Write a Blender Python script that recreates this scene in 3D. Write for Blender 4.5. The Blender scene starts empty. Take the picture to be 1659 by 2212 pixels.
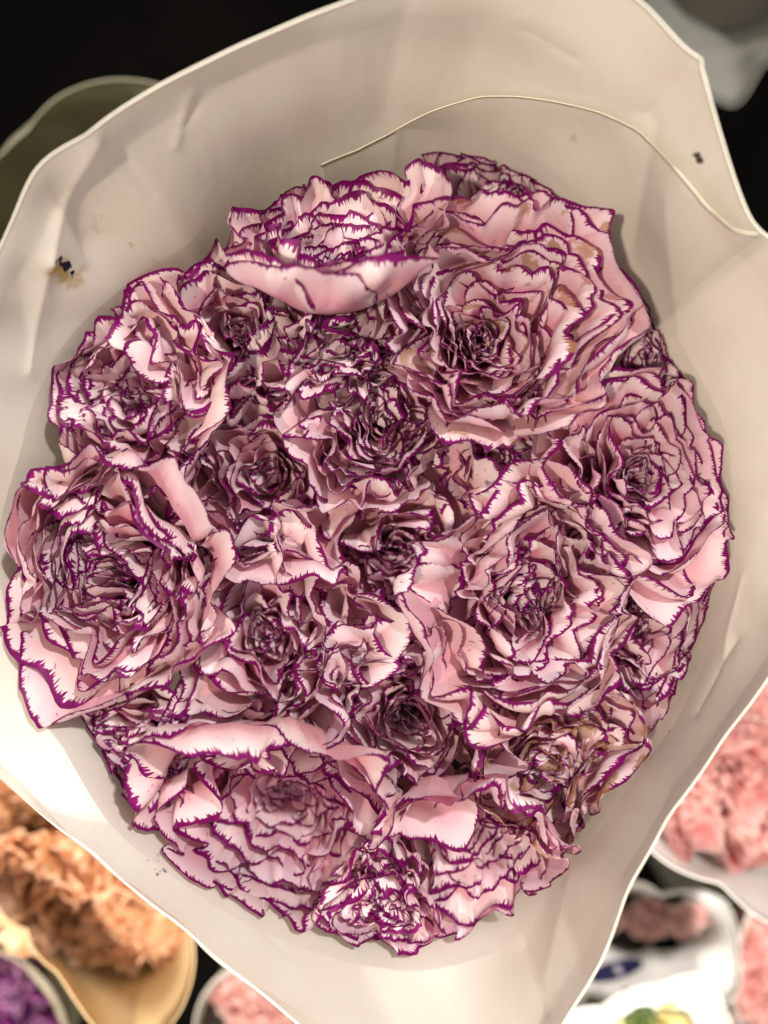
import bpy, math, random
import numpy as np
from mathutils import Vector

# ------------------------------------------------------------------ camera, light, exposure
scene = bpy.context.scene
COL = scene.collection
CAM_H = 0.24                     # camera height above the tops of the carnations (m)
TAN = 0.499                      # half width of the view (phone main camera)
PW, PH = 1659.0, 2212.0          # pixel grid the measurements were taken on

cam_data = bpy.data.cameras.new("camera")
cam = bpy.data.objects.new("camera", cam_data)
COL.objects.link(cam)
cam.location = (0, 0, CAM_H)
cam.rotation_euler = (0, 0, 0)
cam_data.sensor_fit = 'HORIZONTAL'
cam_data.sensor_width = 36.0
cam_data.lens = 18.0 / TAN
cam_data.clip_start = 0.01
cam_data.clip_end = 50.0
cam_data.dof.use_dof = True
cam_data.dof.focus_distance = CAM_H - 0.002
cam_data.dof.aperture_fstop = 4.8
scene.camera = cam
scene.render.resolution_x, scene.render.resolution_y = 768, 1024

world = bpy.data.worlds.new("World")
scene.world = world
world.use_nodes = True
bgn = world.node_tree.nodes['Background']
bgn.inputs[0].default_value = (1.0, 0.93, 0.86, 1)
bgn.inputs[1].default_value = 0.56

def spot(name, pos, target, watts, color, radius, angle=60):
    l = bpy.data.lights.new(name, 'SPOT')
    l.energy = watts; l.color = color; l.shadow_soft_size = radius
    l.spot_size = math.radians(angle); l.spot_blend = 0.5
    o = bpy.data.objects.new(name, l); COL.objects.link(o)
    o.location = pos
    o.rotation_euler = (Vector(target) - Vector(pos)).to_track_quat('-Z', 'Y').to_euler()
    return o
spot("spot_lamp", (0.62, 0.85, 1.35), (0, 0, 0), 104, (1.0, 0.95, 0.92), 0.04)
spot("spot_lamp", (-0.62, -0.38, 1.55), (0, 0, 0), 96, (1.0, 0.86, 0.71), 0.04)
spot("spot_lamp", (-0.12, -0.90, 1.45), (-0.03, -0.42, -0.15), 260, (1.0, 0.93, 0.86), 0.05, 26)  # narrow lamp added only to brighten the neighbouring bunches

scene.view_settings.view_transform = 'Standard'
scene.view_settings.look = 'None'
scene.view_settings.exposure = 0.25
scene.view_settings.gamma = 1.0
scene.render.engine = 'CYCLES'
scene.cycles.max_bounces = 5
scene.cycles.diffuse_bounces = 4
scene.cycles.glossy_bounces = 2
scene.cycles.transmission_bounces = 3
scene.cycles.use_adaptive_sampling = True
scene.cycles.adaptive_threshold = 0.02
scene.cycles.caustics_reflective = False
scene.cycles.caustics_refractive = False

# ------------------------------------------------------------------ helpers
def W(px, py, z):
    """a pixel and the height of the thing it touches -> point in the place"""
    k = 2 * TAN * (CAM_H - z) / PW
    return np.array([(px - PW / 2) * k, -(py - PH / 2) * k, z])

def PXM(z):
    return 2 * TAN * (CAM_H - z) / PW

def sstep(a, b, x):
    t = np.clip((x - a) / (b - a), 0, 1)
    return t * t * (3 - 2 * t)

class Waves:
    """smooth vector noise: a few random sine waves of about one wavelength"""
    def __init__(self, rng, wl, n=9, dim=3, out=3):
        k = rng.normal(size=(n, dim)); k /= np.linalg.norm(k, axis=1)[:, None]
        self.k = k * (2 * np.pi / wl) * rng.uniform(0.7, 1.35, (n, 1))
        self.p = rng.uniform(0, 6.283, (n, out))
        self.a = rng.normal(size=(n, out)) * np.sqrt(2.0 / n)
    def __call__(self, x):
        ph = x @ self.k.T
        return np.einsum('...n,no->...o', np.sin(ph), np.cos(self.p) * self.a) + \
               np.einsum('...n,no->...o', np.cos(ph), np.sin(self.p) * self.a)

def grid_mesh(name, V, nu, nv, mats, attrs=None, wrap=False, smooth=True):
    """V: (nv*nu,3) rows of nu points"""
    i = np.arange(nv - 1)[:, None] * nu
    j = np.arange(nu if wrap else nu - 1)[None, :]
    j2 = (j + 1) % nu
    F = np.stack([i + j, i + j2, i + nu + j2, i + nu + j], -1).reshape(-1, 4)
    return raw_mesh(name, V, F, mats, attrs, smooth)

def raw_mesh(name, V, F, mats, attrs=None, smooth=True, mat_index=None):
    me = bpy.data.meshes.new(name)
    V = np.asarray(V, dtype=np.float32); F = np.asarray(F, dtype=np.int32)
    n, m = F.shape
    me.vertices.add(len(V)); me.vertices.foreach_set('co', V.ravel())
    me.loops.add(n * m); me.loops.foreach_set('vertex_index', F.ravel())
    me.polygons.add(n)
    me.polygons.foreach_set('loop_start', np.arange(0, n * m, m, dtype=np.int32))
    if smooth:
        me.polygons.foreach_set('use_smooth', np.ones(n, dtype=bool))
    if mat_index is not None:
        me.polygons.foreach_set('material_index', np.asarray(mat_index, dtype=np.int32))
    if attrs:
        for k, a in attrs.items():
            at = me.attributes.new(k, 'FLOAT', 'POINT')
            at.data.foreach_set('value', np.asarray(a, dtype=np.float32))
    for m_ in (mats if isinstance(mats, (list, tuple)) else [mats]):
        me.materials.append(m_)
    me.update(calc_edges=True)
    return me

def add(name, me, parent=None, loc=None):
    o = bpy.data.objects.new(name, me)
    COL.objects.link(o)
    if parent is not None:
        o.parent = parent
    if loc is not None:
        o.location = loc
    return o

def tag(o, label, cat, group=None):
    o['label'] = label; o['category'] = cat
    if group:
        o['group'] = group
    return o

# ------------------------------------------------------------------ materials
def nt(name):
    m = bpy.data.materials.new(name); m.use_nodes = True
    t = m.node_tree; t.nodes.clear()
    return m, t

class NB:
    def __init__(self, t): self.t = t
    def n(self, typ, **kw):
        nd = self.t.nodes.new(typ)
        for k, v in kw.items(): setattr(nd, k, v)
        return nd
    def link(self, a, b): self.t.links.new(a, b)
    def put(self, sock, v):
        if hasattr(v, 'is_output'): self.link(v, sock)
        else: sock.default_value = v
    def math(self, op, a, b=0.0, c=None, clamp=False):
        nd = self.n('ShaderNodeMath', operation=op, use_clamp=clamp)
        self.put(nd.inputs[0], a); self.put(nd.inputs[1], b)
        if c is not None: self.put(nd.inputs[2], c)
        return nd.outputs[0]
    def attr(self, name):
        return self.n('ShaderNodeAttribute', attribute_name=name).outputs['Fac']
    def vec(self, x, y, z):
        nd = self.n('ShaderNodeCombineXYZ')
        for i, v in enumerate((x, y, z)): self.put(nd.inputs[i], v)
        return nd.outputs[0]
    def noise(self, vec, scale, detail=2.0, rough=0.5):
        nd = self.n('ShaderNodeTexNoise')
        if vec is not None: self.link(vec, nd.inputs['Vector'])
        nd.inputs['Scale'].default_value = scale
        nd.inputs['Detail'].default_value = detail
        nd.inputs['Roughness'].default_value = rough
        return nd.outputs['Fac']
    def ramp(self, fac, a, b, lo=0.0, hi=1.0):
        nd = self.n('ShaderNodeMapRange', interpolation_type='SMOOTHSTEP')
        self.put(nd.inputs[0], fac)
        self.put(nd.inputs[1], a); self.put(nd.inputs[2], b)
        nd.inputs[3].default_value = lo; nd.inputs[4].default_value = hi
        return nd.outputs[0]
    def mix(self, fac, a, b):
        nd = self.n('ShaderNodeMix', data_type='RGBA')
        self.put(nd.inputs['Factor'], fac)
        for s, v in ((nd.inputs[6], a), (nd.inputs[7], b)):
            if hasattr(v, 'is_output'): self.link(v, s)
            else: s.default_value = (*v, 1)
        return nd.outputs[2]

def thin_shader(b, color, rough=0.5, transl=0.25, spec=0.3, bump=None, bump_d=0.0003, bump_s=0.4, tint=None):
    p = b.n('ShaderNodeBsdfPrincipled')
    b.link(color, p.inputs['Base Color'])
    p.inputs['Roughness'].default_value = rough
    p.inputs['Specular IOR Level'].default_value = spec
    tr = b.n('ShaderNodeBsdfTranslucent')
    b.link(tint if tint is not None else color, tr.inputs['Color'])
    if bump is not None:
        bp = b.n('ShaderNodeBump')
        bp.inputs['Strength'].default_value = bump_s
        bp.inputs['Distance'].default_value = bump_d
        b.link(bump, bp.inputs['Height'])
        b.link(bp.outputs[0], p.inputs['Normal'])
    mx = b.n('ShaderNodeMixShader'); mx.inputs[0].default_value = transl
    b.link(p.outputs[0], mx.inputs[1]); b.link(tr.outputs[0], mx.inputs[2])
    o = b.n('ShaderNodeOutputMaterial')
    b.link(mx.outputs[0], o.inputs['Surface'])

def petal_material(name, wilt=0.0, margin=1.0):
    m, t = nt(name); b = NB(t)
    d = b.attr('edge'); a = b.attr('along')
    rnd = b.n('ShaderNodeObjectInfo').outputs['Random']
    r100 = b.math('MULTIPLY', rnd, 97.0)
    fine = b.noise(b.vec(b.math('MULTIPLY', a, 2100), b.math('MULTIPLY', d, 130), r100), 1.0, 0.0)
    mid = b.noise(b.vec(b.math('MULTIPLY', a, 420), b.math('MULTIPLY', d, 30), b.math('ADD', r100, 7.3)), 1.0, 0.0)
    broad = b.noise(b.vec(b.math('MULTIPLY', a, 90), 0.0, b.math('ADD', r100, 3.1)), 1.0, 0.0)
    # width of the purple margin, in metres
    fs = b.math('POWER', b.ramp(fine, 0.30, 0.85), 1.6)
    w = b.math('MULTIPLY_ADD', fs, 0.0019, 0.00098)
    w = b.math('ADD', w, b.math('MULTIPLY', b.ramp(mid, 0.40, 0.75), 0.0005))
    w = b.math('MULTIPLY', w, b.math('MULTIPLY_ADD', broad, 1.4, 0.3))
    w = b.math('MULTIPLY', w, b.math('MULTIPLY_ADD', rnd, 0.7, 0.7))
    mask = b.ramp(b.math('SUBTRACT', d, w), -0.00018, 0.00038, 1.0, 0.0)
    purple = b.mix(b.ramp(d, 0.0, 0.0022), (0.135, 0.001, 0.085), (0.31, 0.006, 0.20))
    purple = b.mix(b.ramp(mid, 0.3, 0.7), purple, (0.165, 0.003, 0.095))
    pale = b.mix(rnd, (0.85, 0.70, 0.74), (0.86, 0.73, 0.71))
    deep = b.mix(b.ramp(b.attr('heart'), 0.1, 0.65), b.mix(rnd, (0.70, 0.35, 0.42), (0.74, 0.42, 0.42)), (0.62, 0.20, 0.29))  # own rose tone, deepened towards the heart so hollow shade is painted in
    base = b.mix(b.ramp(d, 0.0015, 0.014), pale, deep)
    vein = b.noise(b.vec(b.math('MULTIPLY', a, 900), b.math('MULTIPLY', d, 25), r100), 1.0, 1.0)
    base = b.mix(b.ramp(vein, 0.40, 0.75, 0.0, 0.18), base, (0.88, 0.62, 0.64))
    spot_ = b.noise(b.vec(b.math('MULTIPLY', a, 700), b.math('MULTIPLY', d, 700), b.math('ADD', r100, 31.0)), 1.0, 0.0)
    base = b.mix(b.ramp(spot_, 0.80, 0.84, 0.0, 0.7), base, (0.45, 0.08, 0.22))
    col = b.mix(mask, base, purple)
    if wilt > 0:
        wn = b.noise(b.vec(b.math('MULTIPLY', a, 110), b.math('MULTIPLY', d, 90), b.math('ADD', r100, 55.0)), 1.0, 3.0)
        wm = b.math('MULTIPLY', b.ramp(wn, 0.66 - wilt * 0.2, 0.72 - wilt * 0.2), b.ramp(d, 0.004, 0.012, 1.0, 0.0))
        col = b.mix(b.math('MULTIPLY', wm, 0.75), col, (0.36, 0.19, 0.055))
    thin_shader(b, col, rough=0.48, transl=0.34, spec=0.30, tint=b.mix(mask, (0.64, 0.21, 0.37), purple), bump=vein, bump_d=0.00018, bump_s=0.5)
    return m

def soft_petal_material(name, pale, deep, rim, rim_w=0.0015, transl=0.55):
    m, t = nt(name); b = NB(t)
    d = b.attr('edge'); a = b.attr('along')
    n = b.noise(b.vec(b.math('MULTIPLY', a, 150), b.math('MULTIPLY', d, 80), 0.0), 1.0, 2.0)
    base = b.mix(b.ramp(b.math('ADD', d, b.math('MULTIPLY', n, 0.006)), 0.003, 0.016), pale, deep)
    col = b.mix(b.ramp(b.math('SUBTRACT', d, b.math('MULTIPLY', n, rim_w * 2)), -0.0003, 0.0006, 1.0, 0.0), base, rim)
    thin_shader(b, col, rough=0.55, transl=transl, spec=0.2)
    return m

def paper_material(name, col_a, col_b, transl=0.12, rough=0.5, marks=None, spec=0.35):
    m, t = nt(name); b = NB(t)
    tc = b.n('ShaderNodeTexCoord').outputs['Object']
    n1 = b.noise(tc, 28.0, 2.0, 0.55)
    n2 = b.noise(tc, 450.0, 2.0, 0.6)
    col = b.mix(b.ramp(n1, 0.3, 0.7), col_a, col_b)
    col = b.mix(b.ramp(n2, 0.3, 0.8, 0.0, 0.05), col, (0.55, 0.5, 0.45))
    if marks:
        n3_mark = b.noise(tc, 150.0, 2.0, 0.6)
        for (p, r, c, sc, lo, hi, stretch) in marks:
            mp = b.n('ShaderNodeMapping', vector_type='TEXTURE')
            mp.inputs['Location'].default_value = p
            mp.inputs['Rotation'].default_value = (0, 0, stretch[3])
            mp.inputs['Scale'].default_value = (r * stretch[0], r * stretch[1], r * stretch[2])
            b.link(tc, mp.inputs['Vector'])
            ln = b.n('ShaderNodeVectorMath', operation='LENGTH'); b.link(mp.outputs[0], ln.inputs[0])
            nn = n2 if sc > 250 else n3_mark
            fac = b.math('ADD', nn, b.math('MULTIPLY', ln.outputs['Value'], -0.45))
            col = b.mix(b.ramp(fac, lo, hi), col, c)
    wr = b.n('ShaderNodeMapping')
    wr.inputs['Rotation'].default_value = (0.3, 0.2, 0.6); wr.inputs['Scale'].default_value = (60, 18, 18)
    b.link(tc, wr.inputs['Vector'])
    n4 = b.noise(wr.outputs[0], 1.0, 3.0, 0.62)
    h = b.math('ADD', b.math('MULTIPLY', n4, 0.8), b.math('MULTIPLY', n2, 0.06))
    thin_shader(b, col, rough=rough, transl=transl, spec=spec, bump=h, bump_d=0.0018, bump_s=0.5)
    return m

def plain_material(name, ca, cb, scale=60, rough=0.6, spec=0.3, bump=0.0005):
    m, t = nt(name); b = NB(t)
    tc = b.n('ShaderNodeTexCoord').outputs['Object']
    n = b.noise(tc, scale, 4.0, 0.6)
    p = b.n('ShaderNodeBsdfPrincipled')
    b.link(b.mix(b.ramp(n, 0.3, 0.7), ca, cb), p.inputs['Base Color'])
    p.inputs['Roughness'].default_value = rough
    p.inputs['Specular IOR Level'].default_value = spec
    bp = b.n('ShaderNodeBump'); bp.inputs['Distance'].default_value = bump; bp.inputs['Strength'].default_value = 0.4
    b.link(n, bp.inputs['Height']); b.link(bp.outputs[0], p.inputs['Normal'])
    o = b.n('ShaderNodeOutputMaterial'); b.link(p.outputs[0], o.inputs['Surface'])
    return m

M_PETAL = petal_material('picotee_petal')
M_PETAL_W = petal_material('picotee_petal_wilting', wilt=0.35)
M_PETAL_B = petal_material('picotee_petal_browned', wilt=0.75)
M_GREEN = plain_material('calyx_green', (0.045, 0.075, 0.02), (0.075, 0.11, 0.04), 200)
M_STEM = plain_material('stem_green', (0.07, 0.13, 0.05), (0.12, 0.19, 0.08), 120)
M_FLOOR = plain_material('dark_floor', (0.0012, 0.0011, 0.0010), (0.003, 0.0026, 0.0022), 5, rough=0.9, spec=0.02)

FLOOR_Z = -0.60

# ------------------------------------------------------------------ the setting
fl = raw_mesh('floor', [(-4, -4, FLOOR_Z), (4, -4, FLOOR_Z), (4, 4, FLOOR_Z), (-4, 4, FLOOR_Z)], [(0, 1, 2, 3)], M_FLOOR, smooth=False)
floor = add('floor', fl); floor['kind'] = 'structure'

# ------------------------------------------------------------------ paper sleeves
def angle_of(p, c):
    return math.atan2(-(p[1] - c[1]), p[0] - c[0])

def polar_interp(ctrl, c, n, smooth=0):
    """control pixels (px,py,z) round centre c -> n samples (px,py,z) at even angles"""
    A = np.array([angle_of(p, c) for p in ctrl]) % (2 * np.pi)
    o = np.argsort(A); A = A[o]; P = np.array(ctrl, float)[o]
    r = np.hypot(P[:, 0] - c[0], P[:, 1] - c[1])
    th = np.linspace(0, 2 * np.pi, n, endpoint=False)
    R = np.interp(th, A, r, period=2 * np.pi); Z = np.interp(th, A, P[:, 2], period=2 * np.pi)
    for _ in range(smooth):
        R = 0.25 * np.roll(R, 1) + 0.5 * R + 0.25 * np.roll(R, -1)
        Z = 0.25 * np.roll(Z, 1) + 0.5 * Z + 0.25 * np.roll(Z, -1)
    return th, R, Z

def sheet_with_thickness(name, P, mats, thick, wrap):
    """P: (rows, cols, 3) inner face; adds an outer face and a rim. material 1 = cut edge"""
    nr, nc, _ = P.shape
    du = np.roll(P, -1, 1) - np.roll(P, 1, 1)
    if not wrap:
        du[:, 0] = P[:, 1] - P[:, 0]; du[:, -1] = P[:, -1] - P[:, -2]
    dv = np.gradient(P, axis=0)
    N = np.cross(du, dv); N /= np.linalg.norm(N, axis=2)[..., None] + 1e-12
    # make N point away from the axis
    ctr = P.mean(axis=(0, 1)); 
    if (N[..., :2] * (P - ctr)[..., :2]).sum() < 0: N = -N
    Q = P + N * thick
    V = np.concatenate([P.reshape(-1, 3), Q.reshape(-1, 3)])
    off = nr * nc
    i = np.arange(nr - 1)[:, None] * nc
    j = np.arange(nc if wrap else nc - 1)[None, :]; j2 = (j + 1) % nc
    A = np.stack([i + j, i + j2, i + nc + j2, i + nc + j], -1).reshape(-1, 4)
    F = [A, A[:, ::-1] + off]; mi = [np.zeros(len(A)), np.zeros(len(A))]
    jj = j.ravel(); jj2 = j2.ravel()
    for row in (0, nr - 1):
        e = np.stack([row * nc + jj, row * nc + jj2, off + row * nc + jj2, off + row * nc + jj], -1)
        F.append(e); mi.append(np.ones(len(e)))
    if not wrap:
        for c_ in (0, nc - 1):
            r0 = np.arange(nr - 1) * nc + c_
            e = np.stack([r0, r0 + nc, off + r0 + nc, off + r0], -1)
            F.append(e); mi.append(np.ones(len(e)))
    F = np.concatenate(F); mi = np.concatenate(mi)
    me = raw_mesh(name, V, F, mats, smooth=True, mat_index=mi)
    return me

def build_wall(center, rim, mid, n=240, rows=26, low_scale=0.33, smooth_rim=2, seed=1, wob=0.0012, bulge=0.0, low_center=None, creases=()):
    """rows from rim to the floor; returns (rows, n, 3), wall(th,t) sampler data"""
    rng = np.random.default_rng(seed)
    th, Rr, Zr = polar_interp(rim, center, n, smooth_rim)
    _, Rm, Zm = polar_interp(mid, center, n, 6)
    def pos(R, Z):
        px = center[0] + R * np.cos(th); py = center[1] - R * np.sin(th)
        k = 2 * TAN * (CAM_H - Z) / PW
        return np.stack([(px - PW / 2) * k, -(py - PH / 2) * k, Z], -1)
    Prim, Pmid = pos(Rr, Zr), pos(Rm, Zm)
    cxy = Pmid[:, :2].mean(0)
    if low_center is None: low_center = cxy
    Plow = np.concatenate([low_center + (Pmid[:, :2] - cxy) * low_scale, np.full((n, 1), FLOOR_Z + 0.004)], 1)
    waves = Waves(rng, 0.05, 10); waves2 = Waves(rng, 0.018, 10)
    out = []
    nu = int(rows * 0.6)
    for t in np.linspace(0, 1, nu):
        P = Prim * (1 - t) + Pmid * t
        d = P[:, :2] - cxy; d /= np.linalg.norm(d, axis=1)[:, None]
        w = waves(P)[:, 0] * wob + waves2(P * [1, 1, 0.4])[:, 0] * wob * 0.25
        kz = 2 * TAN * (CAM_H - P[:, 2]) / PW
        pp = np.stack([P[:, 0] / kz + PW / 2, -P[:, 1] / kz + PH / 2], -1)
        for (x0, y0, x1, y1, amp, wid) in creases:
            a_ = np.array([x0, y0]); b_ = np.array([x1, y1]) - a_
            tt_ = ((pp - a_) @ b_) / (b_ @ b_)
            dd = np.linalg.norm(pp - a_ - np.clip(tt_, 0, 1)[:, None] * b_, axis=1)
            w = w + 1.7 * amp * np.exp(-dd / wid) / (0.12 + 0.88 * min(1, t * 4)) / (1 - 0.5 * t)
        P[:, :2] += d * (w + bulge * 4 * t * (1 - t))[:, None] * (0.12 + 0.88 * min(1, t * 4)) * (1 - 0.5 * t)
        out.append(P)
    for t in np.linspace(0, 1, rows - nu + 1)[1:]:
        q = t ** 0.9
        P = Pmid * (1 - q) + Plow * q
        out.append(P)
    return th, np.array(out), nu, cxy

C0 = (800.0, 1180.0)
RIM = [(-60, 690, .030), (0, 528, .036), (40, 445, .040), (72, 366, .044), (95, 342, .044), (180, 288, .046), (300, 215, .047), (440, 142, .049),
       (600, 68, .050), (760, 2, .051), (920, -52, .053), (1100, -82, .054), (1280, -62, .054), (1390, 5, .053), (1442, 72, .052),
       (1500, 155, .050), (1545, 265, .048), (1580, 380, .046), (1622, 496, .044), (1662, 516, .043), (1740, 575, .040), (1800, 700, .036), (1838, 860, .033), (1845, 1010, .031),
       (1815, 1180, .030), (1745, 1330, .030), (1659, 1460, .030), (1560, 1592, .030), (1440, 1762, .031), (1352, 1920, .032),
       (1300, 2075, .034), (1212, 2212, .035), (1110, 2370, .037), (1000, 2465, .037), (880, 2425, .034), (770, 2325, .030), (650, 2212, .026),
       (560, 2132, .023), (400, 2000, .018), (200, 1832, .014), (60, 1732, .012), (0, 1680, .012), (-70, 1600, .014), (-125, 1420, .018),
       (-145, 1180, .022), (-120, 920, .026)]
MID = [(35, 980, -.010), (-15, 1230, -.008), (40, 1480, -.006), (130, 1620, -.004), (300, 1850, -.004), (430, 1950, -.004), (600, 2040, -.006), (740, 2095, -.008),
       (900, 2105, -.010), (1080, 2060, -.012), (1250, 1875, -.014), (1380, 1660, -.016), (1530, 1440, -.016), (1592, 1150, -.014), (1580, 950, -.014),
       (1500, 780, -.018), (1400, 600, -.020), (1300, 460, -.020), (1170, 330, -.020), (990, 270, -.020), (800, 275, -.018), (560, 370, -.016), (400, 520, -.016),
       (240, 625, -.016), (110, 760, -.014)]
MID = [(C0[0] + (x - C0[0]) * .99, C0[1] + (y - C0[1]) * .99, z + .007) for (x, y, z) in MID]
th, WALL, NU, CXY = build_wall(C0, RIM, MID, n=600, rows=110, smooth_rim=16, seed=4, bulge=0.002, creases=[
    (420, 215, 385, 330, -.0005, 7), (430, 250, 400, 290, .0004, 5), (230, 300, 330, 430, .0003, 8), (200, 320, 100, 560, -.0016, 40), (100, 560, 60, 800, -.0014, 45),
    (1400, 300, 1330, 720, .0015, 40), (1500, 150, 1385, 275, .0020, 45), (1445, 420, 1480, 900, -.0010, 50), (880, 0, 830, 250, .0008, 50),
    (1130, 60, 1250, 130, .0003, 8), (1480, 175, 1510, 170, -.0004, 6), (1590, 1380, 1500, 1540, .0005, 8), (1600, 1250, 1560, 1440, -.0003, 8),
    (1130, 2040, 1180, 2170, .0006, 12), (430, 520, 560, 430, -.0004, 8), (330, 560, 450, 590, .0003, 8), (620, 2060, 560, 2010, .0003, 9), (1290, 1700, 1180, 2100, -.0010, 60)])

def wm(px, py, _=0):          # where a mark seen at this pixel sits on the wall
    f = (angle_of((px, py), C0) % (2 * np.pi)) / (2 * np.pi) * WALL.shape[1]
    colp = WALL[:NU + 4, int(f) % WALL.shape[1]]
    k = 2 * TAN * (CAM_H - colp[:, 2]) / PW
    rr = np.hypot(colp[:, 0] / k + PW / 2 - C0[0], -colp[:, 1] / k + PH / 2 - C0[1])
    i = int(np.argmin(np.abs(rr - math.hypot(px - C0[0], py - C0[1]))))
    return tuple(colp[i])
marks = [
    (wm(140, 590, .012), 0.0062, (0.60, 0.46, 0.20), 160.0, 0.20, 0.52, (1.3, 1.0, 2.0, -0.4)),
    (wm(138, 574, .012), 0.006, (0.015, 0.015, 0.045), 520.0, 0.30, 0.38, (1.5, 0.5, 2.0, -0.5)),
    (wm(250, 520, .012), 0.012, (0.62, 0.53, 0.36), 90.0, 0.40, 0.60, (1.0, 1.0, 2.0, 0.0)),
    (wm(1250, 290, .0), 0.008, (0.50, 0.45, 0.26), 120.0, 0.34, 0.6, (1.5, 0.6, 3.0, 0.3)),
    (wm(60, 1510, .0), 0.006, (0.30, 0.32, 0.55), 300.0, 0.46, 0.60, (1.2, 0.5, 3.0, -0.3)),
    (wm(1420, 1560, .0), 0.004, (0.25, 0.25, 0.30), 500.0, 0.50, 0.58, (0.8, 1.0, 3.0, 0.5)),
    (wm(1330, 600, .0), 0.010, (0.22, 0.20, 0.26), 420.0, 0.55, 0.60, (1.0, 1.6, 3.0, 0.5)),
    (wm(350, 1870, .0), 0.014, (0.30, 0.31, 0.36), 380.0, 0.56, 0.63, (1.6, 0.7, 3.0, -0.7)),
]
M_PAPER = paper_material('cream_coated_paper', (0.835, 0.785, 0.690), (0.86, 0.82, 0.745), transl=0.38, rough=0.42, marks=marks)
M_EDGE = plain_material('paper_cut_edge', (0.88, 0.85, 0.70), (0.90, 0.87, 0.76), 300)

M_FLAPEDGE = plain_material('yellowed_cut_edge', (0.74, 0.70, 0.52), (0.80, 0.76, 0.60), 300)
sleeve = add('paper_sleeve', sheet_with_thickness('paper_sleeve', WALL, [M_PAPER, M_EDGE], 0.0005, True))
tag(sleeve, 'cream paper sleeve with creases and an ink stain wrapped around the purple-edged carnations', 'sleeve')

# the inner end of the wrapped sheet lies against the wall and peels away at its tip
ARC = [(690, 350), (770, 318), (840, 284), (930, 236), (1040, 203), (1120, 203), (1200, 214), (1300, 238), (1380, 275), (1450, 345), (1530, 440), (1585, 490), (1630, 503), (1668, 516)]
nfl = 150
aA = np.array([angle_of(p, C0) for p in ARC]); aR = np.array([math.hypot(p[0] - C0[0], p[1] - C0[1]) for p in ARC])
angs = np.linspace(aA[0], aA[-1], nfl)
Rarc = np.interp(angs, aA[::-1], aR[::-1])
for _ in range(3):
    Rarc[1:-1] = 0.25 * Rarc[:-2] + 0.5 * Rarc[1:-1] + 0.25 * Rarc[2:]
nrows = 40
FL = np.zeros((nrows, nfl, 3))
ncol = WALL.shape[1]
for i, (a_, R_) in enumerate(zip(angs, Rarc)):
    f = (a_ % (2 * np.pi)) / (2 * np.pi) * ncol
    i0 = int(f) % ncol; i1 = (i0 + 1) % ncol; ff = f - int(f)
    colp = WALL[:, i0] * (1 - ff) + WALL[:, i1] * ff
    k = 2 * TAN * (CAM_H - colp[:, 2]) / PW
    px = colp[:, 0] / k + PW / 2; py = -colp[:, 1] / k + PH / 2
    rr = np.hypot(px - C0[0], py - C0[1])[:NU + 2]
    ts = np.arange(NU + 2)
    t_e = np.interp(-R_, -rr, ts)             # rr falls from the rim inwards
    t_l = max(NU + 3.0, t_e + 2)
    tt = np.linspace(t_e, t_l, nrows)
    u = i / (nfl - 1)
    peel = 0.0026 + 0.0055 * math.exp(-((u - 0.80) / 0.11) ** 2)
    for r, t_ in enumerate(tt):
        j0 = min(int(t_), len(colp) - 2); g = t_ - j0
        p = colp[j0] * (1 - g) + colp[j0 + 1] * g
        d = p[:2] - CXY; d /= np.linalg.norm(d)
        fade = 1.0 - 1.6 * float(sstep(0.955, 1.0, u))
        tocam = np.array([0, 0, CAM_H]) - p; tocam /= np.linalg.norm(tocam)
        p = p + tocam * (fade * (peel - 0.0010) * 1.5 * (1 - r / (nrows - 1)) ** 1.5)   # the free edge stands off the wall
        p[:2] -= d * fade * 0.0010
        FL[r, i] = p
flap = add('paper_overlap', sheet_with_thickness('paper_overlap', FL, [M_PAPER, M_FLAPEDGE], 0.0004, False), sleeve)
# a dark fleck stuck on the outer layer
fp = np.array(wm(1505, 338)); fd = np.array([0, 0, CAM_H]) - fp; fp = fp + fd / np.linalg.norm(fd) * 0.0012
fr = np.random.default_rng(5)
fV = []
for q in range(7):
    r_ = [0.0001, .0006, .0008, .00055, .0008, .0005, .0001][q]
    cen = np.array([(q - 3) * .00034, -(q - 3) * .00042 + .0003 * math.sin(q), 0])
    for w_ in range(6):
        fV.append(fp + cen + r_ * np.array([math.cos(w_ * 1.047), math.sin(w_ * 1.047) * .7, .5 * math.sin(w_ * 1.047 + 1)]) * fr.uniform(.7, 1.2))
add('dirt_fleck', grid_mesh('dirt_fleck', np.array(fV), 6, 7, plain_material('brown_fleck', (.05, .025, .01), (.02, .012, .008), 900), wrap=True), sleeve)

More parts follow.
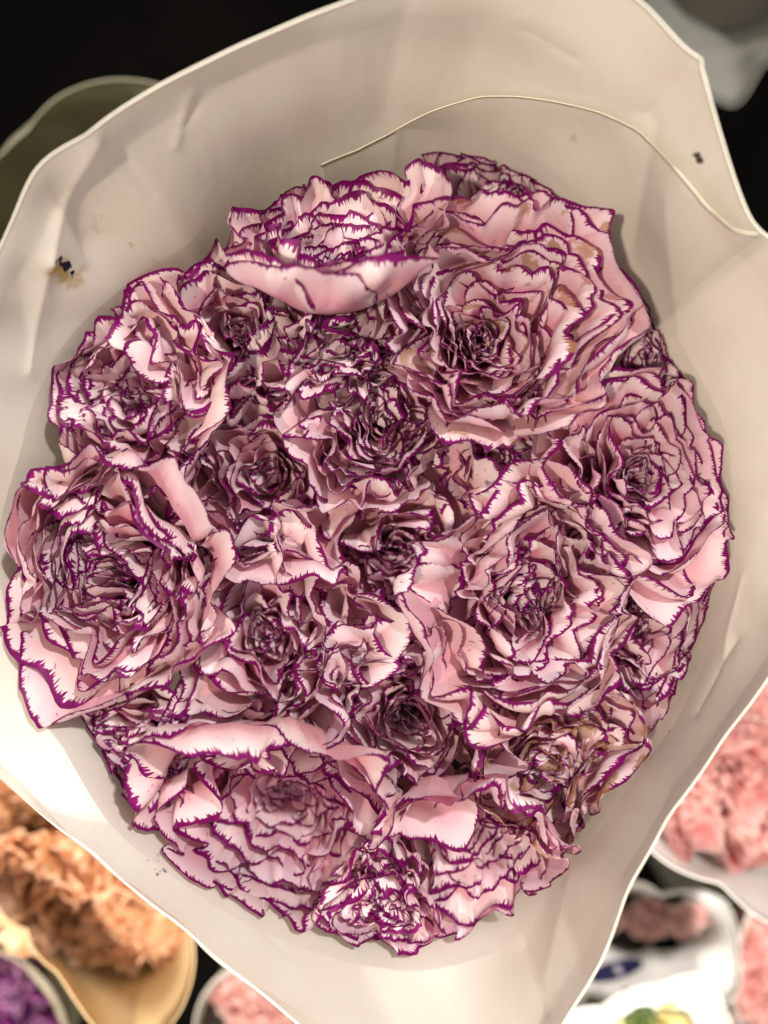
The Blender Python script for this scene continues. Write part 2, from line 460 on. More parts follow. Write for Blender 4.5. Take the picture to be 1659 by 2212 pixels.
# ------------------------------------------------------------------ carnations
# inner radius of the sleeve by height and direction, so that petals press on the paper and never pass through it
WZ = np.linspace(-0.10, 0.05, 31); WA = np.linspace(-np.pi, np.pi, 361)
WR = np.zeros((31, 361))
for iz, zz in enumerate(WZ):
    colz = WALL[..., 2]
    xy = np.array([[np.interp(-zz, -colz[:, q], WALL[:, q, 0]), np.interp(-zz, -colz[:, q], WALL[:, q, 1])] for q in range(0, WALL.shape[1], 3)]) - CXY
    aa = np.arctan2(xy[:, 1], xy[:, 0]); oo = np.argsort(aa)
    WR[iz] = np.interp(WA, aa[oo], np.hypot(xy[:, 0], xy[:, 1])[oo], period=2 * np.pi)
def press_inside(P, margin=0.0025):
    d = P[:, :2] - CXY
    r = np.hypot(d[:, 0], d[:, 1]) + 1e-9; a = np.arctan2(d[:, 1], d[:, 0])
    fz = np.clip((P[:, 2] - WZ[0]) / (WZ[1] - WZ[0]), 0, 29.999); fa = np.clip((a + np.pi) / (WA[1] - WA[0]), 0, 359.999)
    i = fz.astype(int); j = fa.astype(int); gz = fz - i; ga = fa - j
    R = (WR[i, j] * (1 - ga) + WR[i, j + 1] * ga) * (1 - gz) + (WR[i + 1, j] * (1 - ga) + WR[i + 1, j + 1] * ga) * gz - margin
    x = r / R
    xn = np.where(x > 0.95, 0.95 + 0.05 * np.tanh((x - 0.95) / 0.05), x)
    Q = P.copy(); Q[:, :2] = CXY + d * (xn / x)[:, None]
    return Q

def radial(radii):
    r = np.array(radii, float)                 # E NE N NW W SW S SE (or four: E N W S)
    n = len(r)
    def f(th):
        x = (th % (2 * np.pi)) / (2 * np.pi) * n
        i = np.floor(x).astype(int); g = x - i
        p0, p1, p2, p3 = r[(i - 1) % n], r[i % n], r[(i + 1) % n], r[(i + 2) % n]
        return p1 + 0.5 * g * (p2 - p0 + g * (2 * p0 - 5 * p1 + 4 * p2 - p3 + g * (3 * (p1 - p2) + p3 - p0)))
    return f

def tilt_matrix(tx, ty):
    """lean the axis by tx degrees towards +x and ty degrees towards +y"""
    ax, ay = math.radians(tx), math.radians(ty)
    Rx = np.array([[1, 0, 0], [0, math.cos(ay), math.sin(ay)], [0, -math.sin(ay), math.cos(ay)]])
    Ry = np.array([[math.cos(ax), 0, math.sin(ax)], [0, 1, 0], [-math.sin(ax), 0, math.cos(ax)]])
    return Ry @ Rx

def petals_of(rng, n, Rf, Rmean, tilt, nu=56, nv=11, off=(0, 0), hollow=0.12, warp=1.0, guards=(), depth=0.95, flare=0.35, s0=0.07, bare=()):
    """list of (verts, edge distance, along) for one flower head, local metres"""
    w1, w2, w3 = Waves(rng, 0.95), Waves(rng, 0.46), Waves(rng, 0.20)
    T = tilt_matrix(*tilt)
    us = np.linspace(-1, 1, nu)
    q = np.linspace(0, 1, nv); vs = 1 - (1 - q) ** 1.35
    res = []
    specs = []
    for i in range(n):
        f = (i + 0.5) / n
        s = s0 + (1 - s0) * f ** 1.45
        phi = i * 2.39996 + rng.normal() * 0.12
        if any(abs((phi - math.radians(b_[0]) + math.pi) % (2 * math.pi) - math.pi) < math.radians(b_[1]) and s > b_[2] for b_ in bare):
            continue
        specs.append(dict(s=s, phi=phi, hw=(1.35 - 0.28 * s) * rng.uniform(0.85, 1.2),
                          flare=flare * s ** 2 * rng.uniform(0.0, 1.3), dz=rng.normal() * 0.035 * (0.6 + s), ruff=rng.uniform(0.6, 1.2), curl=0.13 * rng.uniform(0.3, 1.4) * s))
    for g in guards:                            # big single petals: azimuth, half width (deg), reach, flare, dz
        specs.append(dict(s=min(g[2], 1.03), phi=math.radians(g[0]), hw=math.radians(g[1]), flare=g[3] * 0.6, dz=g[4] * 0.7, ruff=g[5] if len(g) > 5 else 0.6, curl=0.03))
    for sp in specs:
        s, hw = sp['s'], sp['hw']
        # rim outline of the fan: rounded corners, shallow lobes, teeth
        k = rng.integers(2, 5)
        lob = 0.03 * np.sin(us * k * 1.7 + rng.uniform(0, 6.28)) + 0.018 * np.sin(us * 7.3 + rng.uniform(0, 6.28))
        teeth = rng.uniform(-1, 1, nu) * 0.007 + 0.004 * np.sin(us * 37 + rng.uniform(0, 6))
        trim = (1 - 0.05 * np.abs(us) ** 2 - 0.46 * np.abs(us) ** 4.5) * (1 + lob)
        u, v = np.meshgrid(us, vs)
        tm = np.broadcast_to(trim, u.shape)
        t0 = 0.04
        t = t0 + (tm - t0) * v + teeth * sstep(0.86, 1.0, v)
        ang = sp['phi'] + u * hw * (0.45 + 0.55 * sstep(0.0, 0.6, v))
        sv = s * (1 + 0.05 * u * rng.choice([-1, 1]))
        tc_ = np.clip(t, 0, 1.15)
        rho = sv * (0.18 + 0.86 * (1 - np.abs(1 - tc_) ** 1.7 * np.sign(1 - tc_)) - sp['curl'] * sstep(0.62, 1.08, tc_))
        over = np.clip(t - 0.62, 0, 1)
        rho = rho + sp['flare'] * over * 0.55
        ztop = -hollow * max(0.0, 1 - s) ** 1.2 + 0.03 * s + sp['dz']
        z = -depth + (depth + ztop) * np.clip(t, 0, 2) ** 1.0
        z = z - sp['flare'] * over ** 2 * 1.3
        # own ruffle of this petal, strongest at the rim
        arc = u * hw * max(s, 0.22)
        ph = rng.uniform(0, 6.28, 4)
        kk = 2 * np.pi / np.array([0.55, 0.33, 0.21, 0.12]) * rng.uniform(0.8, 1.2, 4)
        amp = np.array([0.052, 0.042, 0.020, 0.006]) * sp['ruff']
        rf = sum(amp[m] * np.sin(arc * kk[m] + ph[m] + 1.2 * (1 - v)) for m in range(4))
        rise = sstep(0.35, 1.0, v)
        rho = rho + rf * rise * (0.55 + 0.45 * s)
        z = z + 0.5 * sp['flare'] * rf * rise + 0.25 * rise * sum(amp[m] * np.cos(arc * kk[m] * 1.1 + ph[m] * 2) for m in range(3))
        cx, cy = off[0] * max(0, 1 - s), off[1] * max(0, 1 - s)
        X = np.stack([rho * np.cos(ang) + cx, rho * np.sin(ang) + cy, z], -1)
        # shared crumpling of the whole head: neighbours bend together
        lift = sstep(-0.75, 0.0, X[..., 2])[..., None]
        X = X + warp * lift * np.array([1, 1, 0.45]) * (0.078 * w1(X) + (1.25 - 0.35 * s) * 0.054 * w2(X) + max(0.15, 1.2 - s) * 0.022 * w3(X))
        a2 = np.arctan2(X[..., 1], X[..., 0])
        k_ = Rf(a2)[..., None]
        blend = sstep(0.0, 0.45, np.hypot(X[..., 0], X[..., 1]))[..., None]
        k_ = k_ * blend + Rmean * (1 - blend)
        Y = np.concatenate([X[..., :2] * k_, X[..., 2:] * Rmean], -1) @ T.T
        # distance from the rim down each column, and length along the rim
        seg = np.linalg.norm(np.diff(Y, axis=0), axis=2)
        dist = np.zeros(u.shape); dist[:-1] = np.cumsum(seg[::-1], axis=0)[::-1]
        # the two sides of the blade carry the margin as well
        side = (1 - np.abs(u)) * hw * np.maximum(rho, 0.1) * Rmean * 1.0
        side = side + 0.02 * sstep(0.75, 0.35, v)
        edge = np.minimum(dist, side + 0.0004) * (1.25 - 0.25 * float(sstep(0.15, 0.6, s)))   # finer margins towards the heart
        al = np.zeros(nu); al[1:] = np.cumsum(np.linalg.norm(np.diff(Y[int(nv * 0.7)], axis=0), axis=1))
        along = np.broadcast_to(al, u.shape) + rng.uniform(0, 3)
        res.append((Y.reshape(-1, 3), edge.ravel(), along.ravel(), np.full(u.size, max(0.0, 1 - s))))
    return res, T

def tube(P, R, sides=8):
    P = np.array(P, float); n = len(P)
    d = np.gradient(P, axis=0); d /= np.linalg.norm(d, axis=1)[:, None]
    x = np.cross(d, [0.31, 0.9, 0.2]); x /= np.linalg.norm(x, axis=1)[:, None]; y = np.cross(d, x)
    a = np.linspace(0, 2 * np.pi, sides, endpoint=False)
    V = P[:, None] + (x[:, None] * np.cos(a)[None, :, None] + y[:, None] * np.sin(a)[None, :, None]) * np.array(R)[:, None, None]
    return V.reshape(-1, 3), sides, n

def carnation(label, px, py, z, radii, tilt=(0, 0), n=44, seed=0, mat=None, off=(0, 0), hollow=0.12, guards=(), warp=1.0, depth=0.95,
              flare=0.16, foot=(0, 0), group=None, bare=()):
    rng = np.random.default_rng(1000 + seed)
    c = W(px, py, z)
    r = np.array(radii, float) * PXM(z) * 1.07
    n = int(n * 1.06)
    Rm = float(r.mean())
    ps, T = petals_of(rng, n, radial(r), Rm, tilt, off=off, hollow=hollow, guards=guards, warp=warp, depth=depth, flare=flare, bare=bare)
    root = add('carnation', None, loc=c); root.empty_display_size = 0.01
    tag(root, label, 'carnation', group)
    for (V, e, al, ht) in ps:
        V = press_inside(V + c) - c
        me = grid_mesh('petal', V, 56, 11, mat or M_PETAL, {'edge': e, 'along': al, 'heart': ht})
        add('petal', me, root)
    base = T @ np.array([0, 0, -depth * Rm * 0.92])
    dn = T @ np.array([0, 0, -1.0])
    cal = [base + dn * k for k in (0.004, 0.006, 0.012, 0.022, 0.028)]
    V, s_, n_ = tube(cal, [0.0055, 0.0072, 0.0070, 0.0062, 0.002], 12)
    add('calyx', grid_mesh('calyx', V, s_, n_, M_GREEN, wrap=True), root)
    p0 = base + dn * 0.020
    p3 = np.array([foot[0], foot[1], FLOOR_Z + 0.012]) - c
    p1 = p0 + dn * 0.05; p2 = p3 * 0.6 + p0 * 0.4
    tt = np.linspace(0, 1, 9)[:, None]
    Pc = (1 - tt) ** 3 * p0 + 3 * (1 - tt) ** 2 * tt * p1 + 3 * (1 - tt) * tt ** 2 * p2 + tt ** 3 * p3
    V, s_, n_ = tube(Pc, [0.0022] * 9, 6)
    add('stem', grid_mesh('stem', V, s_, n_, M_STEM, wrap=True), root)
    return root

FL_GROUP = 'purple-edged pink carnations in the cream paper sleeve'
#  label, px, py, z, radii(E NE N NW W SW S SE), options
FLOWERS = [
 ('purple-edged carnation tilted like a cup with one tall pale petal, near the paper overlap', 722, 470, .012,
  (215, 230, 225, 210, 215, 205, 215, 205), dict(tilt=(-5, 40), n=46, seed=1, bare=[(25,34,.6),(-80,62,.72)], depth=.95, hollow=.5, flare=0.03, off=(0.0, -0.05),
   guards=[(25, 34, 1.0, .12, .26, .3), (-55, 58, 0.97, .0, .0, .3), (-110, 55, 1.02, .0, -.04, .3), (-80, 60, .78, .0, .02, .5)])),
 ('largest open purple-edged carnation with browned cream petals, raised above its neighbours', 1088, 672, .016,
  (240, 262, 225, 240, 228, 235, 232, 238), dict(tilt=(0, 2), n=54, seed=2, mat='W', hollow=.46, off=(-.14, -.10), flare=.12, warp=.8,
   guards=[(108, 50, 1.0, .15, .06, .4), (-78, 55, 1.03, .38, -.02, .4), (60, 45, .98, .12, -.05, .5), (-20, 50, 1.0, .12, .02, .5)])),
 ('deep shaded carnation tucked behind the largest one against the sleeve', 1080, 410, -.022,
  (200, 140, 115, 125, 150, 120, 120, 180), dict(tilt=(0, 10), n=34, seed=3)),
 ('carnation with a broad pale petal standing up beside the tilted cup-shaped one', 505, 690, -.006,
  (180, 140, 120, 150, 235, 180, 140, 160), dict(tilt=(-6, 10), n=40, seed=4, bare=[(170,42,.5)], guards=[(165, 38, 1.0, .3, .12, .5), (200, 30, .9, .3, .1, .4)])),
 ('carnation with long pale petals pressed on the sleeve under the ink stain', 235, 860, -.002,
  (240, 170, 185, 180, 175, 190, 125, 175), dict(tilt=(-10, 4), n=44, seed=5, bare=[(5,48,.5)], hollow=.48, off=(.0, .05), guards=[(10, 40, 1.08, .35, .1, .5), (40, 36, 1.05, .3, .12, .5), (-30, 40, 1.0, .35, .08, .4)])),
 ('wide open carnation with a full frilly pink heart bulging over the sleeve side', 228, 1250, .012,
  (232, 225, 255, 260, 220, 250, 268, 235), dict(tilt=(-4, -3), n=54, seed=6, bare=[(-90,50,.75),(80,45,.75)], hollow=.38, off=(-.08, -.02), flare=.22,
   guards=[(60, 45, .97, .08, .04, .5), (110, 45, .98, .1, .03, .7), (-100, 50, 1.04, .4, -.03, .6), (-60, 42, 1.0, .45, -.03, .6), (215, 38, 1.02, .5, -.08, .7)])),
 ('carnation with a dark swirled heart beside the one under the ink stain', 562, 1010, .0,
  (165, 175, 200, 170, 135, 160, 185, 170), dict(tilt=(0, 4), n=42, seed=7, bare=[(-70,45,.6),(0,35,.65)], hollow=.48, flare=.16, guards=[(0, 42, 1.05, .2, .1, .4), (-70, 50, 1.06, .4, .02, .4)])),
 ('pale small-hearted carnation in the middle of the bunch with a tall folded petal', 818, 905, .003,
  (132, 145, 170, 195, 175, 165, 180, 145), dict(tilt=(0, 2), n=42, seed=8, bare=[(150,50,.6)], hollow=.34, flare=.22, guards=[(135, 36, 1.06, .15, .18, .4), (195, 45, 1.08, .3, .06, .4), (-95, 50, 1.02, .45, -.02, .5)])),
 ('carnation with a narrow shaded heart between two pale petals, amid the bunch', 862, 1195, -.003,
  (185, 175, 155, 155, 165, 175, 175, 160), dict(tilt=(4, 0), n=40, seed=9, bare=[(170,42,.5),(45,40,.55)], hollow=.5, guards=[(170, 40, 1.05, .3, .12, .4), (45, 45, 1.15, .3, .10, .4), (-110, 42, 1.05, .3, .05, .4)])),
 ('half hidden dark carnation in the gap under the largest bloom', 1115, 985, -.012,
  (160, 110, 100, 95, 120, 110, 100, 130), dict(n=32, seed=10)),
 ('carnation spread flat on the sleeve wall with a long row of pleated petals', 1415, 1015, .003,
  (142, 180, 215, 200, 205, 200, 210, 180), dict(tilt=(6, 2), n=48, seed=11, bare=[(150,45,.5)], hollow=.45, off=(.1, -.02), guards=[(150, 48, 1.02, .35, .06, .4), (-70, 50, 1.0, .4, 0, .6), (110, 40, 1.0, .3, .05, .4)])),
 ('big carnation with a broad smooth pale petal folded back along its side', 1145, 1305, .010,
  (200, 225, 240, 205, 210, 235, 270, 215), dict(tilt=(4, 3), n=48, seed=12, bare=[(200,48,.5)], hollow=.5, off=(.10, 0), flare=.16,
   guards=[(195, 46, 1.0, .30, .04, .3), (160, 34, 1.0, .15, .06, .4), (240, 40, 1.0, .3, 0, .4), (20, 50, 1.0, .15, .08, .5), (-20, 50, 1.02, .2, .05, .6), (90, 45, 1.05, .2, .1, .4)])),
 ('low carnation squeezed between the sleeve and the big one with a folded pale petal', 1405, 1375, -.012,
  (120, 140, 165, 135, 115, 130, 195, 140), dict(tilt=(6, 0), n=36, seed=13)),
 ('carnation with tall wavy petals standing beside the wide open pink-hearted one', 560, 1400, -.001,
  (170, 195, 175, 150, 145, 170, 200, 175), dict(tilt=(-2, 0), n=42, seed=14, bare=[(60,45,.65)], hollow=.48, warp=1.25, guards=[(55, 46, 1.06, .35, .08, .8), (100, 40, 1.05, .35, .05, .8), (-80, 45, 1.02, .25, .05, .7), (10, 40, 1.0, .2, .1, .7)])),
 ('upright carnation with a bright frilly heart and a long smooth petal down its side', 880, 1560, .004,
  (165, 180, 195, 170, 145, 165, 180, 180), dict(tilt=(0, 2), n=44, seed=15, bare=[(-5,38,.6),(-100,35,.7)], hollow=.38, guards=[(-5, 40, 1.08, .12, .1, .4), (-100, 50, 1.05, .35, -.02, .4), (60, 42, 1.05, .2, .08, .4)])),
 ('wilting carnation with yellow-brown petal tips pressed against the sleeve', 1190, 1660, -.008,
  (150, 175, 155, 140, 135, 150, 180, 135), dict(tilt=(4, -6), n=42, seed=16, mat='B', hollow=.2)),
 ('carnation with a hooded broad petal hanging over its dark hollow', 582, 1826, .004,
  (220, 225, 200, 245, 235, 220, 235, 245), dict(tilt=(-2, -15), n=48, seed=17, bare=[(110,55,.7)], hollow=1.05, depth=1.3, off=(.05, -.15), flare=.16,
   guards=[(110, 54, 1.0, .0, .24, .5), (148, 44, 1.04, .1, .16, .5), (60, 45, 1.0, .0, .20, .5), (15, 40, 1.0, .2, .1, .5)])),
 ('carnation with a dark sunken heart under overhanging white petals at the sleeve', 1022, 1893, -.002,
  (190, 160, 135, 150, 170, 165, 155, 145), dict(tilt=(0, -18), n=42, seed=18, bare=[(90,65,.6)], hollow=1.05, depth=1.3, guards=[(90, 56, 1.05, .1, .32, .4), (130, 44, 1.05, .1, .26, .4), (45, 45, 1.04, .1, .24, .5)])),
 ('narrow dark carnation wedged under the wide open pink-hearted one at the sleeve', 275, 1640, -.012,
  (125, 110, 100, 105, 115, 115, 150, 140), dict(tilt=(-6, -8), n=32, seed=19)),
 ('small carnation with a curled white petal between the hooded and the sunken-hearted ones', 825, 1975, -.008,
  (110, 105, 115, 115, 140, 145, 125, 115), dict(tilt=(0, -10), n=32, seed=20, guards=[(110, 40, 1.05, .3, .1, .5)])),
 ('faded brownish carnation behind the largest bloom where the sleeve curves in', 1385, 745, -.018,
  (95, 85, 105, 95, 110, 110, 120, 130), dict(tilt=(6, 4), n=32, seed=21, mat='W')),
 ('dark carnation in the shadow below the cup-shaped one', 770, 735, .001,
  (140, 130, 110, 130, 150, 130, 115, 125), dict(n=36, seed=22)),
]
# heads press on each other: every outline grows until it meets its neighbours or the sleeve
def pressed_outlines():
    C = np.array([f[1:3] for f in FLOWERS], float)
    rad = [radial(f[4]) for f in FLOWERS]
    m = np.array([np.mean(f[4]) for f in FLOWERS])
    mth, mR, _ = polar_interp(MID, C0, 300, 6)
    out = []
    for i in range(len(FLOWERS)):
        res = []
        for a in np.arange(24) / 24 * 2 * np.pi:
            r0 = float(rad[i](np.array(a)))
            rr = np.arange(0.35 * r0, 1.55 * r0, 4.0)
            P = C[i] + rr[:, None] * np.array([math.cos(a), -math.sin(a)])
            d = np.hypot(P[:, None, 0] - C[None, :, 0], P[:, None, 1] - C[None, :, 1]) / m[None]
            own = d[:, i].copy(); d[:, i] = 9
            hit = np.nonzero(d.min(1) < own)[0]
            rv = rr[hit[0]] if len(hit) else rr[-1]
            ph = np.arctan2(-(P[:, 1] - C0[1]), P[:, 0] - C0[0]) % (2 * np.pi)
            wall = np.interp(ph, mth, mR, period=2 * np.pi)
            inside = np.hypot(P[:, 0] - C0[0], P[:, 1] - C0[1]) < wall * 0.985
            rw = rr[inside][-1] if inside.any() else r0
            grow = 1.06 if FLOWERS[i][3] > .008 else 1.28 if FLOWERS[i][3] > .001 else 1.5
            res.append(min(max(r0, min(rv * 1.18, grow * r0)), max(rw, 0.9 * r0)))
        res = np.array(res)
        res = 0.25 * np.roll(res, 1) + 0.5 * res + 0.25 * np.roll(res, -1)
        out.append(res)
    return out
OUTL = pressed_outlines()
MATS = {'W': M_PETAL_W, 'B': M_PETAL_B}
frng = random.Random(3)
for k_i, (lab, px, py, z, rad, op) in enumerate(FLOWERS):
    op = dict(op)
    m_ = MATS.get(op.pop('mat', None), M_PETAL)
    z = z + (.005 if z < -.004 else .002 if z < .004 else 0)
    c_ = W(px, py, z)
    carnation(lab, px, py, z, OUTL[k_i], mat=m_, foot=(CXY[0] + (c_[0] - CXY[0]) * 0.24, CXY[1] + (c_[1] - CXY[1]) * 0.24), group=FL_GROUP, **op)

# ------------------------------------------------------------------ neighbouring bunches, out of focus below
def bunch_flower(label, px, py, z, rpx, mat, seed, group, foot, n=26, nu=26, nv=6, tilt=(0, 0), cat='carnation', name='carnation'):
    rng = np.random.default_rng(5000 + seed)
    c = W(px, py, z); Rm = rpx * PXM(z)
    r = Rm * rng.uniform(0.9, 1.1, 8)
    ps, T = petals_of(rng, n, radial(r), Rm, tilt, nu=nu, nv=nv, hollow=0.0, warp=1.2, flare=0.4)
    root = add(name, None, loc=c); tag(root, label, cat, group)
    for (V, e, al, ht) in ps:
        add('petal', grid_mesh('petal', V, nu, nv, mat, {'edge': e, 'along': al}), root)
    base = T @ np.array([0, 0, -0.95 * Rm * 0.92])
    V, s_, n_ = tube([base + np.array([0, 0, k]) for k in (.004, 0, -.012, -.022)], [0.2 * Rm, .008, .0065, .002], 10)
    add('calyx', grid_mesh('calyx', V, s_, n_, M_GREEN, wrap=True), root)
    p3 = np.array([foot[0], foot[1], FLOOR_Z + .012]) - c; p0 = base - np.array([0, 0, .02])
    tt = np.linspace(0, 1, 5)[:, None]
    V, s_, n_ = tube(p0 * (1 - tt) + p3 * tt, [.002] * 5, 6)
    add('stem', grid_mesh('stem', V, s_, n_, M_STEM, wrap=True), root)
    return root

M_PEACH = soft_petal_material('peach_petal', (0.96, 0.66, 0.44), (0.95, 0.56, 0.33), (0.97, 0.72, 0.52))
M_PINK = soft_petal_material('rose_pink_petal', (0.90, 0.60, 0.56), (0.84, 0.30, 0.30), (0.92, 0.68, 0.62))
M_VIOLET = soft_petal_material('violet_petal', (0.22, 0.012, 0.19), (0.10, 0.004, 0.10), (0.62, 0.42, 0.55), rim_w=0.0008)
M_CREAM = soft_petal_material('cream_petal', (0.80, 0.72, 0.36), (0.72, 0.62, 0.22), (0.78, 0.76, 0.45))
M_LIME = soft_petal_material('green_bud', (0.16, 0.22, 0.05), (0.07, 0.12, 0.02), (0.25, 0.30, 0.10))
P_KRAFT = paper_material('buff_paper', (0.62, 0.44, 0.22), (0.66, 0.50, 0.28), transl=0.15)
P_WHITE = paper_material('white_paper', (0.76, 0.74, 0.70), (0.80, 0.78, 0.74), transl=0.12)
P_GREY = paper_material('grey_paper', (0.50, 0.48, 0.42), (0.56, 0.54, 0.48), transl=0.10)
P_OLIVE = paper_material('olive_paper', (0.40, 0.36, 0.24), (0.46, 0.42, 0.30), transl=0.10)

def circle_ctrl(cx, cy, r, z, n=16, sx=1.0, sy=1.0):
    return [(cx + r * sx * math.cos(i / n * 6.28318), cy - r * sy * math.sin(i / n * 6.28318), z) for i in range(n)]

def neighbour_sleeve(label, c, rim, mid, mat, seed, low_center=None, smooth_rim=1, low_scale=.33):
    _, WL, _, cx = build_wall(c, rim, mid, n=120, rows=16, smooth_rim=smooth_rim, seed=seed, wob=0.0012, low_center=low_center, low_scale=low_scale)
    o = add('paper_sleeve', sheet_with_thickness('paper_sleeve', WL, [mat, mat], 0.0007, True))
    tag(o, label, 'sleeve')
    return o, cx, WL

# peach bunch
zc = -.13
c = (90, 1940)
rim = [(404, 1900, -.10), (412, 2000, -.10), (418, 2090, -.10), (395, 2170, -.10), (330, 2260, -.10), (262, 2280, -.10), (205, 2215, -.10), (130, 2100, -.10), (60, 2005, -.10),
       (-5, 1955, -.10), (-120, 1930, -.10), (-220, 1850, -.10), (-240, 1700, -.10), (-120, 1560, -.10), (90, 1530, -.10), (300, 1640, -.10), (380, 1780, -.10)]
mid = [(395, 1900, -.15), (400, 2010, -.15), (350, 2085, -.15), (230, 2090, -.15), (120, 2060, -.15), (0, 1975, -.15), (-120, 1920, -.15), (-200, 1840, -.15),
       (-215, 1700, -.15), (-110, 1590, -.15), (90, 1560, -.15), (290, 1660, -.15), (370, 1790, -.15)]
_, cx, _ = neighbour_sleeve('buff paper sleeve around the peach carnations', c, rim, mid, P_KRAFT, 21)
rs = random.Random(8)
for i, (px, py, r) in enumerate([(40, 1760, 118), (190, 1850, 120), (20, 1900, 112), (310, 1945, 95), (150, 1985, 105), (265, 2020, 82), (-90, 1800, 110), (110, 1690, 105), (355, 2035, 60), (60, 2020, 60)]):
    bunch_flower('frilly peach-orange carnation in the buff paper sleeve', px, py, zc + rs.uniform(-.01, .01), r, M_PEACH, i, 'peach carnations in the buff sleeve',
                 (cx[0] + rs.uniform(-.02, .02), cx[1] + rs.uniform(-.02, .02)), n=34)
# violet bunch
c = (-60, 2240)
_, cx, _ = neighbour_sleeve('olive paper sleeve around the deep violet carnations', c, circle_ctrl(-70, 2260, 215, -.19, sx=1.0, sy=1.0), circle_ctrl(-70, 2260, 200, -.23), P_OLIVE, 22)
for i, (px, py, r) in enumerate([(20, 2170, 100), (-120, 2180, 100), (70, 2290, 90), (-70, 2320, 100)]):
    bunch_flower('deep violet carnation with pale petal edges in the olive sleeve', px, py, -.205 + rs.uniform(-.006, .006), r, M_VIOLET, 20 + i, 'violet carnations in the olive sleeve',
                 (cx[0] + rs.uniform(-.02, .02), cx[1] + rs.uniform(-.02, .02)), n=30)
# pink bunch beside the sleeve
c = (1640, 1650)
rim = [(1330, 1640, -.10), (1350, 1750, -.10), (1400, 1830, -.10), (1480, 1885, -.10), (1560, 1905, -.10), (1659, 1990, -.10), (1760, 2010, -.10), (1900, 1900, -.10), (1950, 1680, -.10), (1880, 1460, -.10), (1640, 1370, -.10), (1430, 1450, -.10)]
mid = [(1370, 1640, -.15), (1390, 1740, -.15), (1470, 1830, -.15), (1570, 1870, -.15), (1659, 1890, -.15), (1760, 1900, -.15), (1870, 1820, -.15), (1900, 1680, -.15), (1840, 1500, -.15), (1640, 1420, -.15), (1460, 1490, -.15)]
_, cx, _ = neighbour_sleeve('white paper sleeve around the rose pink carnations', c, rim, mid, P_WHITE, 23)
for i, (px, py, r) in enumerate([(1480, 1740, 95), (1610, 1660, 105), (1620, 1800, 95), (1590, 1530, 90), (1740, 1740, 100), (1730, 1580, 100), (1470, 1610, 80)]):
    bunch_flower('rose pink carnation in the white paper sleeve', px, py, -.13 + rs.uniform(-.008, .008), r, M_PINK, 40 + i, 'pink carnations in the white sleeve',
                 (cx[0] + rs.uniform(-.02, .02), cx[1] + rs.uniform(-.02, .02)), n=24)
# second pink bunch further down
c = (1440, 2080)
rim = [(1565, 1945, -.17), (1595, 2060, -.17), (1592, 2150, -.17), (1500, 2196, -.17), (1390, 2203, -.17), (1260, 2192, -.17), (1150, 2140, -.17), (1160, 2010, -.17), (1290, 1938, -.17), (1430, 1942, -.17)]
mid = [(1525, 1958, -.205), (1535, 2000, -.205), (1485, 2035, -.205), (1400, 2042, -.205), (1310, 2036, -.205), (1235, 2012, -.205), (1225, 1985, -.205), (1290, 1955, -.205), (1400, 1950, -.205)]
c = (1390, 1995)
_, cx, wl2 = neighbour_sleeve('pale paper sleeve marked with a navy oval on its wall', c, rim, mid, P_WHITE, 24, low_scale=.6, low_center=np.array([.30, -.47]))
o2 = _
for i, (px, py, r) in enumerate([(1300, 1990, 48), (1395, 1992, 50), (1480, 1990, 44)]):
    bunch_flower('small coral pink carnation deep in the sleeve with the navy oval', px, py, -.195, r, M_PINK, 60 + i, 'coral carnations in the sleeve with the navy oval',
                 (.30 + rs.uniform(-.012, .012), -.47 + rs.uniform(-.012, .012)), n=22)
def on_wall(WL, center, px, py, lift):
    """the point of a sleeve wall seen at a pixel, lifted off it a little"""
    k = 2 * TAN * (CAM_H - WL[..., 2]) / PW
    X = WL[..., 0] / k + PW / 2; Y = -WL[..., 1] / k + PH / 2
    n_ = WL.shape[1]
    f = (angle_of((px, py), center) % (2 * np.pi)) / (2 * np.pi) * n_
    i0 = int(f) % n_; i1 = (i0 + 1) % n_; g = f - int(f)
    colp = WL[:, i0] * (1 - g) + WL[:, i1] * g
    rr = np.hypot((X[:, i0] * (1 - g) + X[:, i1] * g) - center[0], (Y[:, i0] * (1 - g) + Y[:, i1] * g) - center[1])
    R = math.hypot(px - center[0], py - center[1])
    m_ = int(np.argmin(rr)) + 1
    t = np.interp(-R, -rr[:m_], np.arange(m_))
    j = min(int(t), len(colp) - 2); p = colp[j] * (1 - (t - j)) + colp[j + 1] * (t - j)
    d = np.array([0, 0, CAM_H]) - p
    return p + d / np.linalg.norm(d) * lift
def oval(name, px, py, a, b_, rot, mat, lift, parent, WL, center, n=28):
    P = [on_wall(WL, center, px, py, lift)]
    for ring in (0.5, 1.0):
        for q in range(n):
            x, y = a * ring * math.cos(q / n * 6.28318), b_ * ring * math.sin(q / n * 6.28318)
            P.append(on_wall(WL, center, px + x * math.cos(rot) - y * math.sin(rot), py + x * math.sin(rot) + y * math.cos(rot), lift))
    F = [(0, 0, 1 + q, 1 + (q + 1) % n) for q in range(n)]
    me = bpy.data.meshes.new(name)
    faces = [(0, 1 + q, 1 + (q + 1) % n) for q in range(n)] + [(1 + q, 1 + n + q, 1 + n + (q + 1) % n, 1 + (q + 1) % n) for q in range(n)]
    me.from_pydata([tuple(p) for p in P], [], faces); me.materials.append(mat)
    return add(name, me, parent)
M_NAVY = plain_material('navy_print', (0.012, 0.010, 0.055), (0.018, 0.014, 0.07), 80)
M_MARK = plain_material('pale_print', (0.40, 0.36, 0.42), (0.5, 0.46, 0.5), 80)
ov = oval('logo_oval', 1330, 2096, 62, 21, math.radians(-16), M_NAVY, .0012, o2, wl2, c)
oval('logo_mark', 1336, 2095, 7, 14, math.radians(-35), M_MARK, .0018, ov, wl2, c)
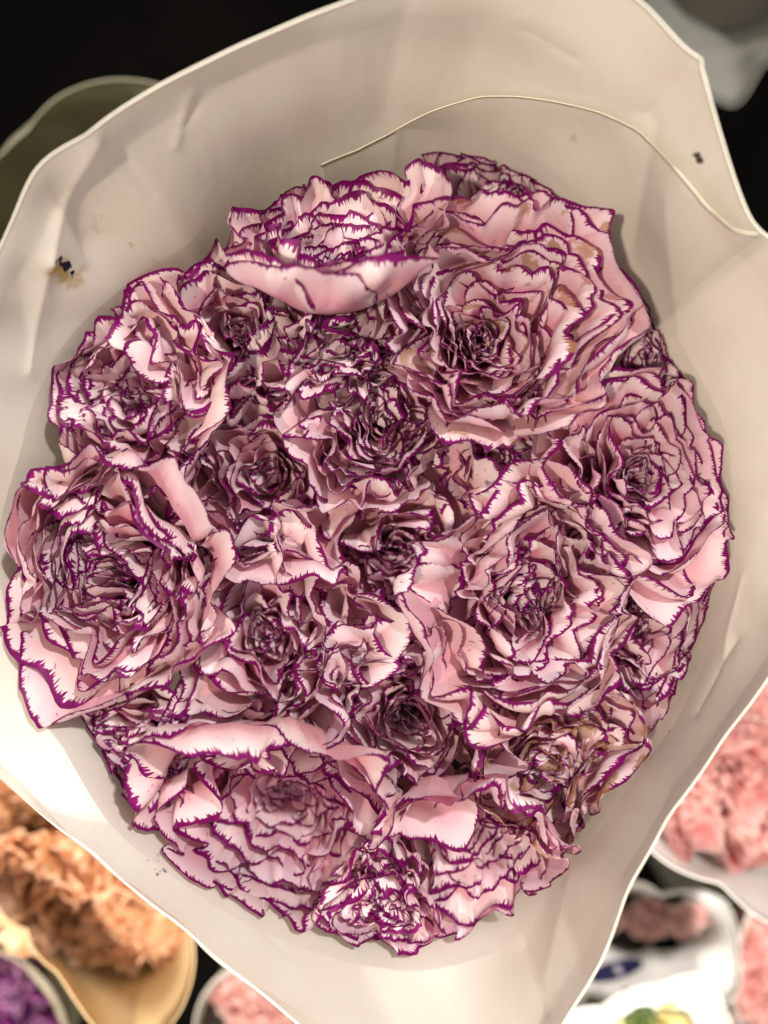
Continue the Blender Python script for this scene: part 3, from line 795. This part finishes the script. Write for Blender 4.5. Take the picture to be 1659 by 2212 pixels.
# cream bunch
c = (1390, 2330)
rim = [(1560, 2170, -.105), (1590, 2300, -.105), (1570, 2480, -.105), (1390, 2540, -.105), (1180, 2480, -.105), (1110, 2330, -.105), (1160, 2228, -.105), (1300, 2176, -.105), (1430, 2128, -.105), (1520, 2104, -.105), (1542, 2114, -.105)]
mid = circle_ctrl(1410, 2390, 125, -.165)
_, cx, _ = neighbour_sleeve('white paper sleeve with a sharp folded corner around the cream carnations', c, rim, mid, P_WHITE, 27, smooth_rim=0, low_center=np.array([.26, -.60]))
for i, (px, py, r) in enumerate([(1320, 2265, 80), (1450, 2255, 78), (1390, 2370, 85)]):
    bunch_flower('cream yellow carnation in the white sleeve with the folded corner', px, py, -.122, r, M_CREAM, 90 + i, 'cream carnations in the folded-corner sleeve',
                 (.26 + rs.uniform(-.012, .012), -.60 + rs.uniform(-.012, .012)), n=16)
bunch_flower('green opening bud between the cream yellow carnations', 1392, 2222, -.118, 30, M_LIME, 95, None, (.26, -.60), n=16, name='flower_bud', cat='bud')
# third pink bunch, lower at the side
c = (1720, 2120)
_, cx, _ = neighbour_sleeve('pale paper sleeve around the lower coral carnations', c, circle_ctrl(1760, 2120, 190, -.20, sx=.9, sy=1.3), circle_ctrl(1760, 2120, 180, -.24, sx=.9, sy=1.3), P_GREY, 25)
for i, (px, py, r) in enumerate([(1640, 2030, 80), (1660, 2160, 85), (1770, 2080, 85)]):
    bunch_flower('coral pink carnation in the pale grey sleeve', px, py, -.22, r, M_PINK, 70 + i, 'coral carnations in the pale grey sleeve',
                 (cx[0] + rs.uniform(-.015, .015), cx[1] + rs.uniform(-.015, .015)), n=22)
# fourth pink bunch between the sleeves
c = (560, 2240)
_, cx, _ = neighbour_sleeve('grey paper sleeve around blush carnations beside the buff sleeve', c, circle_ctrl(580, 2230, 160, -.17), circle_ctrl(580, 2240, 150, -.21), P_GREY, 26)
for i, (px, py, r) in enumerate([(530, 2150, 75), (600, 2240, 80), (520, 2280, 70)]):
    bunch_flower('blush pink carnation in the grey sleeve beside the buff one', px, py, -.19, r, M_PINK, 80 + i, 'blush carnations in the grey sleeve',
                 (cx[0] + rs.uniform(-.015, .015), cx[1] + rs.uniform(-.015, .015)), n=22)

# sleeves standing behind, in the dark
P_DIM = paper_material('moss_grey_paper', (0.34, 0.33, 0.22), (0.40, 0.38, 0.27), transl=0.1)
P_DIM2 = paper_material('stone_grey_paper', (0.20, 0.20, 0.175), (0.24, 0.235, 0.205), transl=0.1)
rim = [(470, 300, -.13), (430, 225, -.13), (330, 180, -.13), (210, 178, -.13), (120, 215, -.13), (60, 285, -.13), (0, 340, -.13), (-90, 420, -.13), (-120, 560, -.13), (0, 700, -.13), (230, 740, -.13), (430, 620, -.13), (500, 450, -.13)]
mid = circle_ctrl(200, 460, 230, -.22)
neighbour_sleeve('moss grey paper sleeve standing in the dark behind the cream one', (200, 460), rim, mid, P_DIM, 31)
rim = [(1380, -150, -.16), (1400, -20, -.16), (1440, 110, -.16), (1520, 200, -.16), (1590, 236, -.16), (1640, 150, -.16), (1720, 60, -.16), (1760, -150, -.16), (1700, -330, -.16), (1500, -350, -.16)]
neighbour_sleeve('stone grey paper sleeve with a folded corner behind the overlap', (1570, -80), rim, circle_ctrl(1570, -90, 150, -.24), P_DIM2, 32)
